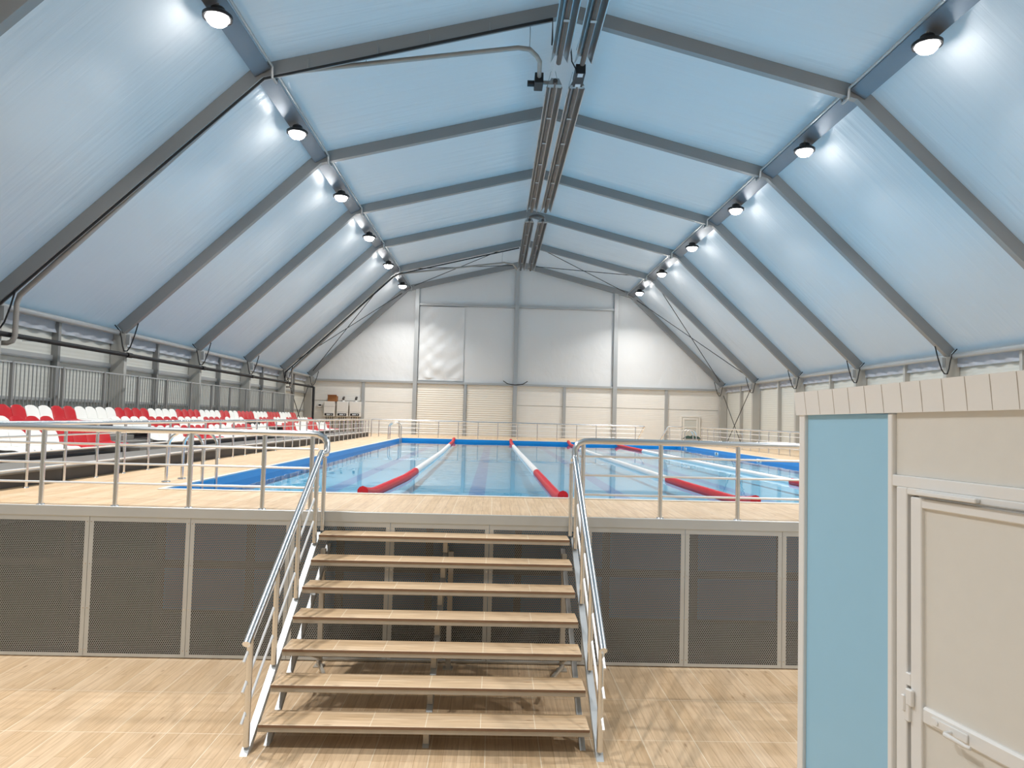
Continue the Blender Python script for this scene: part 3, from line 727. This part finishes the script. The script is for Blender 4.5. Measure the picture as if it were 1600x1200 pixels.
FX2 = [(-10.3, 35.1, 3.80), (-9.95, 35.1, 3.80), (-9.85, 35.1, 3.95), (-9.85, 35.1, 4.66), (-5.2, 35.1, 9.30), (-4.8, 35.1, 9.50), (.3, 35.1, 10.20), (.75, 35.6, 10.25), (.95, 36.6, 10.25)]
pipe('flue_pipe', 'grey flue pipe by the far roof frame, below the last heater', 'pipe', FX2, .045, 'flue', [((.2, 35.1, 10.2), (.2, 35.1, 10.9)), ((-4.0, 35.1, 9.62), (-4.0, 35.1, 10.1))])

# ------------------------------------------------------------------ ceiling heaters
def heater(label, x, y0, y1, wd, loop=False):
    t = thing('radiant_heater', label, 'heater', (x, y0, 10.3), 0, 'long ceiling heaters'); L = y1 - y0; h = wd / 2
    ps = [(-h, -.03), (-h + .02, -.03), (-h * .45, .13), (h * .45, .13), (h - .02, -.03), (h, -.03), (h * .5, .15), (-h * .5, .15)]
    MB().prism(ps, 'y', 0, L).build('reflector', 'heater', t)
    MB().cyl((0, -.25, .03), (0, L + .12, .03), .055, 14).build('burner_tube', 'tube', t, True)
    m = MB()
    for k in range(1, int(L / 2) + 1):
        m.box(-.06, .06, L * k / (int(L / 2) + 1) - .04, L * k / (int(L / 2) + 1) + .04, -.04, -.03)
    m.build('tube_clip', 'alu_light', t)
    m = MB(); m.prism([(-h * .8, -.02), (h * .8, -.02), (h * .45, .13), (-h * .45, .13)], 'y', -.16, 0); m.build('end_hood', 'galv', t)
    for yy in (.5, L / 2, L - .5):
        m = MB(); m.cyl((-h, yy, 0), (-.05, yy, .62), .006, 6); m.cyl((h, yy, 0), (.05, yy, .62), .006, 6); m.build('suspension_chain', 'galv', t)
    return t
xl, xr = 1.20, 1.72
hs = [(5.2, 15.2, 'nearest'), (16.4, 26.5, 'middle'), (28.0, 37.2, 'farthest')]
for y0, y1, nm in hs:
    heater('%s ceiling heater of the left hand run under the ridge' % nm, xl - (.02 if y0 > 20 else 0), y0, y1, .40)
    heater('%s ceiling heater of the right hand run under the ridge' % nm, xr - (.02 if y0 > 20 else 0), y0, y1, .40)
t = thing('heater_burner', 'black burner box with two white stickers between the ceiling heaters', 'burner', (xr, 15.55, 10.33))
MB().bbox(-.11, .11, .05, .72, -.08, .14, .01).build('box', 'black', t); MB().box(-.06, .06, .06, .22, -.086, -.08).build('sticker', 'screen', t); MB().box(-.06, .06, .56, .70, -.086, -.08).build('sticker', 'screen', t)
MB().tube([(-.26, -.6, .5), (-.27, -.3, .35), (-.22, -.12, .1), (-.1, .1, .03)], .015, 8).build('cable', 'rubber', t, True)
t = thing('flue_fan', 'black fan unit on the end of the grey flue pipe', 'fan', (.83, 16.2, 10.42))
MB().bbox(-.10, .10, 0, .45, -.12, .12, .01).build('casing', 'black', t); MB().cyl((-.26, .28, -.02), (-.10, .28, -.02), .07, 12).build('motor', 'black', t, True); MB().cyl((.1, .25, 0), (.36, .25, 0), .045, 10).build('outlet', 'flue', t, True)
m = MB().tube([(xl - .02, 27.4 + .05, 10.34)] + [(xl - .02 + .26 - .26 * math.cos(q * PI / 8), 27.4 - .0 + .30 * math.sin(q * PI / 8) * -1 + .1, 10.34) for q in range(1, 8)] + [(xr - .02, 27.45, 10.34)], .05, 10)
tag(m.build('heater_bend', 'tube', None, True), 'curved tube joining the two farthest ceiling heaters', 'pipe')

# ------------------------------------------------------------------ cable loops at the eaves
pos = {1: 'second', 2: 'third', 3: 'fourth', 4: 'fifth', 0: 'nearest', 5: 'farthest'}
for s, sd in ((-1, 'left'), (1, 'right')):
    for k in range(0, 6):
        y = YA + k * BAY - .06
        pth = [(s * (-.28), 0, .28), (s * (-.20), 0, -.05), (s * -.10, 0, -.36), (s * -.02, 0, -.48), (s * .06, 0, -.48), (s * .11, 0, -.34), (s * .15, 0, -.12), (s * .20, 0, .06), (s * .34, .0, .22)]
        pth = [(-q[0], q[1], q[2]) for q in pth]
        o = MB().tube([(XC + s * 11.2 + q[0] * -1.0, y + q[1], 4.58 + q[2]) for q in pth], .017, 8).build('cable_loop', 'rubber', None, True)
        tag(o, 'black cable loop hanging at the foot of the %s frame, %s wall' % (pos[k], sd), 'cable', 'black cable loops at the eaves')
o = MB().tube([(.45, YEND - .02, 4.62), (.7, YEND - .02, 4.46), (1.12, YEND - .03, 4.40), (1.55, YEND - .02, 4.46), (1.8, YEND - .02, 4.62)], .022, 8).build('cable_loop', 'rubber', None, True)
tag(o, 'black cable loop at the middle column of the far wall', 'cable', 'black cable loops at the eaves')

# ------------------------------------------------------------------ cross braces of the last bay
def brace(label, a, b, r=.018):
    o = MB().cyl(a, b, r, 6).build('brace_cable', 'rubber'); tag(o, label, 'brace', 'thin bracing cables of the last bay')
ya, yb = YA + 4 * BAY + .2, YEND - .05
for s, sd in ((-1, 'left'), (1, 'right')):
    i0 = lambda f: (XC + s * (WE - (WE - WK) * f), ZE + (ZK - ZE) * f + .14)
    for p, q, lb in (((i0(.02), ya), (i0(.94), yb), 'rising to the far wall'), ((i0(.02), yb), (i0(.94), ya - .0), 'falling to the far wall')):
        up_ = .0 if 'rising' in lb else .06
        brace('thin brace on the lower %s roof slope at the end, %s' % (sd, lb), (p[0][0], p[1], p[0][1] + up_), (q[0][0], q[1], q[0][1] + up_))
    j0 = lambda f: (XC + s * WK * (1 - f), ZK + (ZA - ZK) * f + .14)
    for p, q, lb in (((j0(.06), ya), (j0(.94), yb), 'rising to the far wall'), ((j0(.06), yb), (j0(.94), ya), 'falling to the far wall')):
        up_ = .0 if 'rising' in lb else .06
        brace('thin brace on the upper %s roof slope at the end, %s' % (sd, lb), (p[0][0], p[1], p[0][1] + up_), (q[0][0], q[1], q[0][1] + up_))
    x = XC + s * 11.35
    brace('thin wall brace in the last bay of the %s wall, from the far column' % sd, (x, yb - .3, 4.1), (x, ya + 1.6, D + .06))
    brace('thin wall brace in the last bay of the %s wall, from the nearer column' % sd, (x - s * .06, ya + .1, 4.3), (x - s * .06, yb - 1.2, D + .06))

# ------------------------------------------------------------------ boilers
for k, (x0, x1, z0, z1) in enumerate(((-9.30, -8.71, 2.41, 3.23), (-8.60, -7.99, 2.42, 3.24), (-7.91, -7.30, 2.43, 3.25))):
    t = thing('wall_boiler', 'white wall boiler on the far wall, ' + ('left one with a cardboard box on it', 'middle of the three', 'right one beside the grey post')[k], 'boiler', ((x0 + x1) / 2, YEND + .1, z0), 0, 'three white boilers'); h = (x1 - x0) / 2
    MB().bbox(-h, h, -.22, .10, 0, z1 - z0, .02).build('casing', 'boiler', t)
    MB().box(-h + .005, h - .005, -.224, -.219, .24 if k else .54, .25 if k else .55).build('casing_seam', 'grey_board', t)
    cpn = MB().box(-h * .78, h * .78, -.235, -.22, .045, .175).build('control_panel', 'black', t)
    MB().box(-h * .45, h * .25, -.238, -.235, .075, .14).build('display', 'screen', cpn); MB().cyl((h * .5, -.236, .11), (h * .5, -.25, .11), .03, 10).build('dial', 'screen', cpn)
    for q in range(4): MB().cyl((-h * .6 + q * h * .4, -.08, 0.0), (-h * .6 + q * h * .4, -.08, -(z0 - D) + .0), .022, 8).build('pipe', 'tube', t, True)
    if k:
        f_ = MB(); f_.cyl((.02, -.08, z1 - z0), (.02, -.08, z1 - z0 + .08), .07, 12); f_.build('flue_collar', 'white_seat', t, True)
        MB().tube([(.02, -.08, z1 - z0 + .08), (.02, -.08, z1 - z0 + .17), (.02, .02, z1 - z0 + .24), (.02, .11, z1 - z0 + .24)], .055, 10).build('flue_stub', 'tube', t, True)
m = MB().bbox(-.25, .25, -.16, .16, 0, .30, .006)
m.add([(-.25, -.16, .30), (.25, -.16, .30), (.25, -.26, .36), (-.25, -.26, .36)], [(0, 1, 2, 3)])
o = m.build('cardboard_box', 'card'); o.location = (-8.86, YEND + .06, 3.232); tag(o, 'brown cardboard box on top of the left boiler', 'box')
t = thing('thermostat', 'small white controller with dark screen on the wall left of the boilers', 'controller', (-9.60, YEND + .2, 3.0)); MB().bbox(-.13, .13, 0, .078, -.09, .09, .01).build('case', 'boiler', t); MB().box(-.06, .08, -.006, 0, -.02, .06).build('screen', 'black', t)
# gear by the far door
t = thing('low_table', 'low grey table in front of the far door', 'table', (10.6, 38.3, D)); MB().bbox(-.5, .5, -.3, .3, .16, .20, .01).build('tabletop', 'grey_board', t)
for x in (-.45, .45):
    for y in (-.25, .25): MB().box(x - .02, x + .02, y - .02, y + .02, 0, .16).build('leg', 'tile_steel', t)
o = MB().grid(lambda u, v: (-.42 + .84 * u, -.25 + .5 * v, .02 + .12 * math.sin(PI * v) * (1 + .35 * math.sin(u * 19 + v * 7)) * math.sin(PI * min(1, max(0, u * 1.0))) ** .4), 30, 12).build('folded_cover', 'green', None, True)
o.location = (10.6, 38.3, D + .19); tag(o, 'crumpled dark green cover on the low table by the far door', 'cover')

# ------------------------------------------------------------------ changing cabin at the right
ANG = math.radians(-78.45)
cb = thing('changing_cabin', 'cream and pale blue changing cabin at the right with a door', 'cabin', (2.162, 5.0, 0), ANG)
LW, DP, H = 2.75, 2.3, 2.64
def part(nm, m, *b, bev=.005, par=None): return MB().bbox(*b, bev).build(nm, m, par or cb)
part('corner_post', 'white_paint', -.02, .042, -.012, .08, 0, H)
part('blue_panel', 'blue_panel', .042, .83, .012, .05, .02, H)
part('mullion', 'white_paint', .828, .866, -.012, .06, 0, H)
part('upper_panel', 'cream', .866, LW, .014, .05, 2.285, H + .03)
part('transom', 'white_paint', .866, LW, -.012, .05, 2.222, 2.287)
part('side_panel', 'cream', .866, .905, .014, .05, 0, 2.222)
part('end_panel', 'cream', 2.08, LW, .014, .05, 0, 2.222)
part('end_wall', 'cream', -.03, .02, .08, DP, 0, H); part('end_wall', 'cream', LW - .05, LW, .05, DP, 0, H); part('rear_wall', 'cream', 0, LW, DP - .05, DP, 0, H)
part('roof_panel', 'white_paint', -.015, LW, .02, DP + .05, H, H + .09)
fz0, fz1 = 2.630, 2.790
def fstrip(xa, xb, y0, y1, y2, y3, dz=0.0):       # sheet strip of the flared roof edge, which rises gently towards the door end
    vs = []
    for x in (xa, xb):
        a, b = fz0 + .017 * x + dz, fz1 + .030 * x - dz
        vs += [(x, y0, a), (x, y1, b), (x, y2, b), (x, y3, a)]
    return MB().add(vs, [(0, 1, 2, 3), (7, 6, 5, 4), (0, 4, 5, 1), (1, 5, 6, 2), (2, 6, 7, 3), (3, 7, 4, 0)])
fa = fstrip(-.04, LW + .02, -.022, -.042, -.02, 0).build('fascia', 'white_paint', cb)
for k in range(18):
    x = .075 + .147 * k; fstrip(x, x + .004, -.0226, -.0426, -.036, -.016, .002).build('sheet_seam', 'seam', fa)
fc = MB(); fc.prism([(-.03, fz0), (-.055, fz1), (-.035, fz1), (-.01, fz0)], 'y', -.02, DP); fc.build('end_fascia', 'white_paint', cb)
dj = part('door_frame', 'white_paint', .905, .985, -.018, .05, 0, 2.222); part('door_frame', 'white_paint', 2.0, 2.08, -.018, .05, 0, 2.222); part('door_frame', 'white_paint', .985, 2.0, -.018, .05, 2.185, 2.222)
part('rebate', 'grey_board', .985, 2.0, .03, .05, 0, 2.185)
dl = part('door', 'cream', 1.09, 1.90, .0, .028, .02, 2.15)
part('door_stile', 'white_paint', 1.015, 1.095, -.022, .028, .02, 2.175, par=dl); part('door_stile', 'white_paint', 1.90, 1.985, -.022, .028, .02, 2.175, par=dl)
part('door_rail', 'white_paint', 1.095, 1.90, -.022, .028, 2.12, 2.175, par=dl); part('door_rail', 'white_paint', 1.095, 1.90, -.023, .028, .965, 1.055, bev=.012, par=dl); part('door_rail', 'white_paint', 1.095, 1.90, -.022, .028, .02, .12, par=dl)
h = MB(); h.bbox(1.17, 1.40, -.033, -.022, .985, 1.03, .006); h.cyl((1.21, -.033, 1.012), (1.21, -.039, 1.012), .010, 10)
h.tube([(1.30, -.033, 1.0), (1.30, -.07, 1.0), (1.31, -.08, 1.0), (1.44, -.08, .995), (1.46, -.075, .995)], .010, 10); h.build('handle', 'white_paint', dl, True)
h = MB(); h.bbox(1.0, 1.05, -.045, -.021, 1.03, 1.12, .006); h.bbox(.972, 1.0, -.05, -.03, .99, 1.08, .006); h.bbox(.985, 1.025, -.04, -.018, .94, 1.04, .005); h.build('lock', 'white_paint', dl)
part('strike_plate', 'white_paint', .98, 1.02, -.024, .03, 1.13, 1.2)
tkk = part('closer_track', 'white_paint', 1.08, 1.47, -.05, -.017, 2.19, 2.214)
MB().bar((1.1, -.036, 2.184), (2.0, -.036, 2.182), .012, .008).build('closer_arm', 'galv', cb)
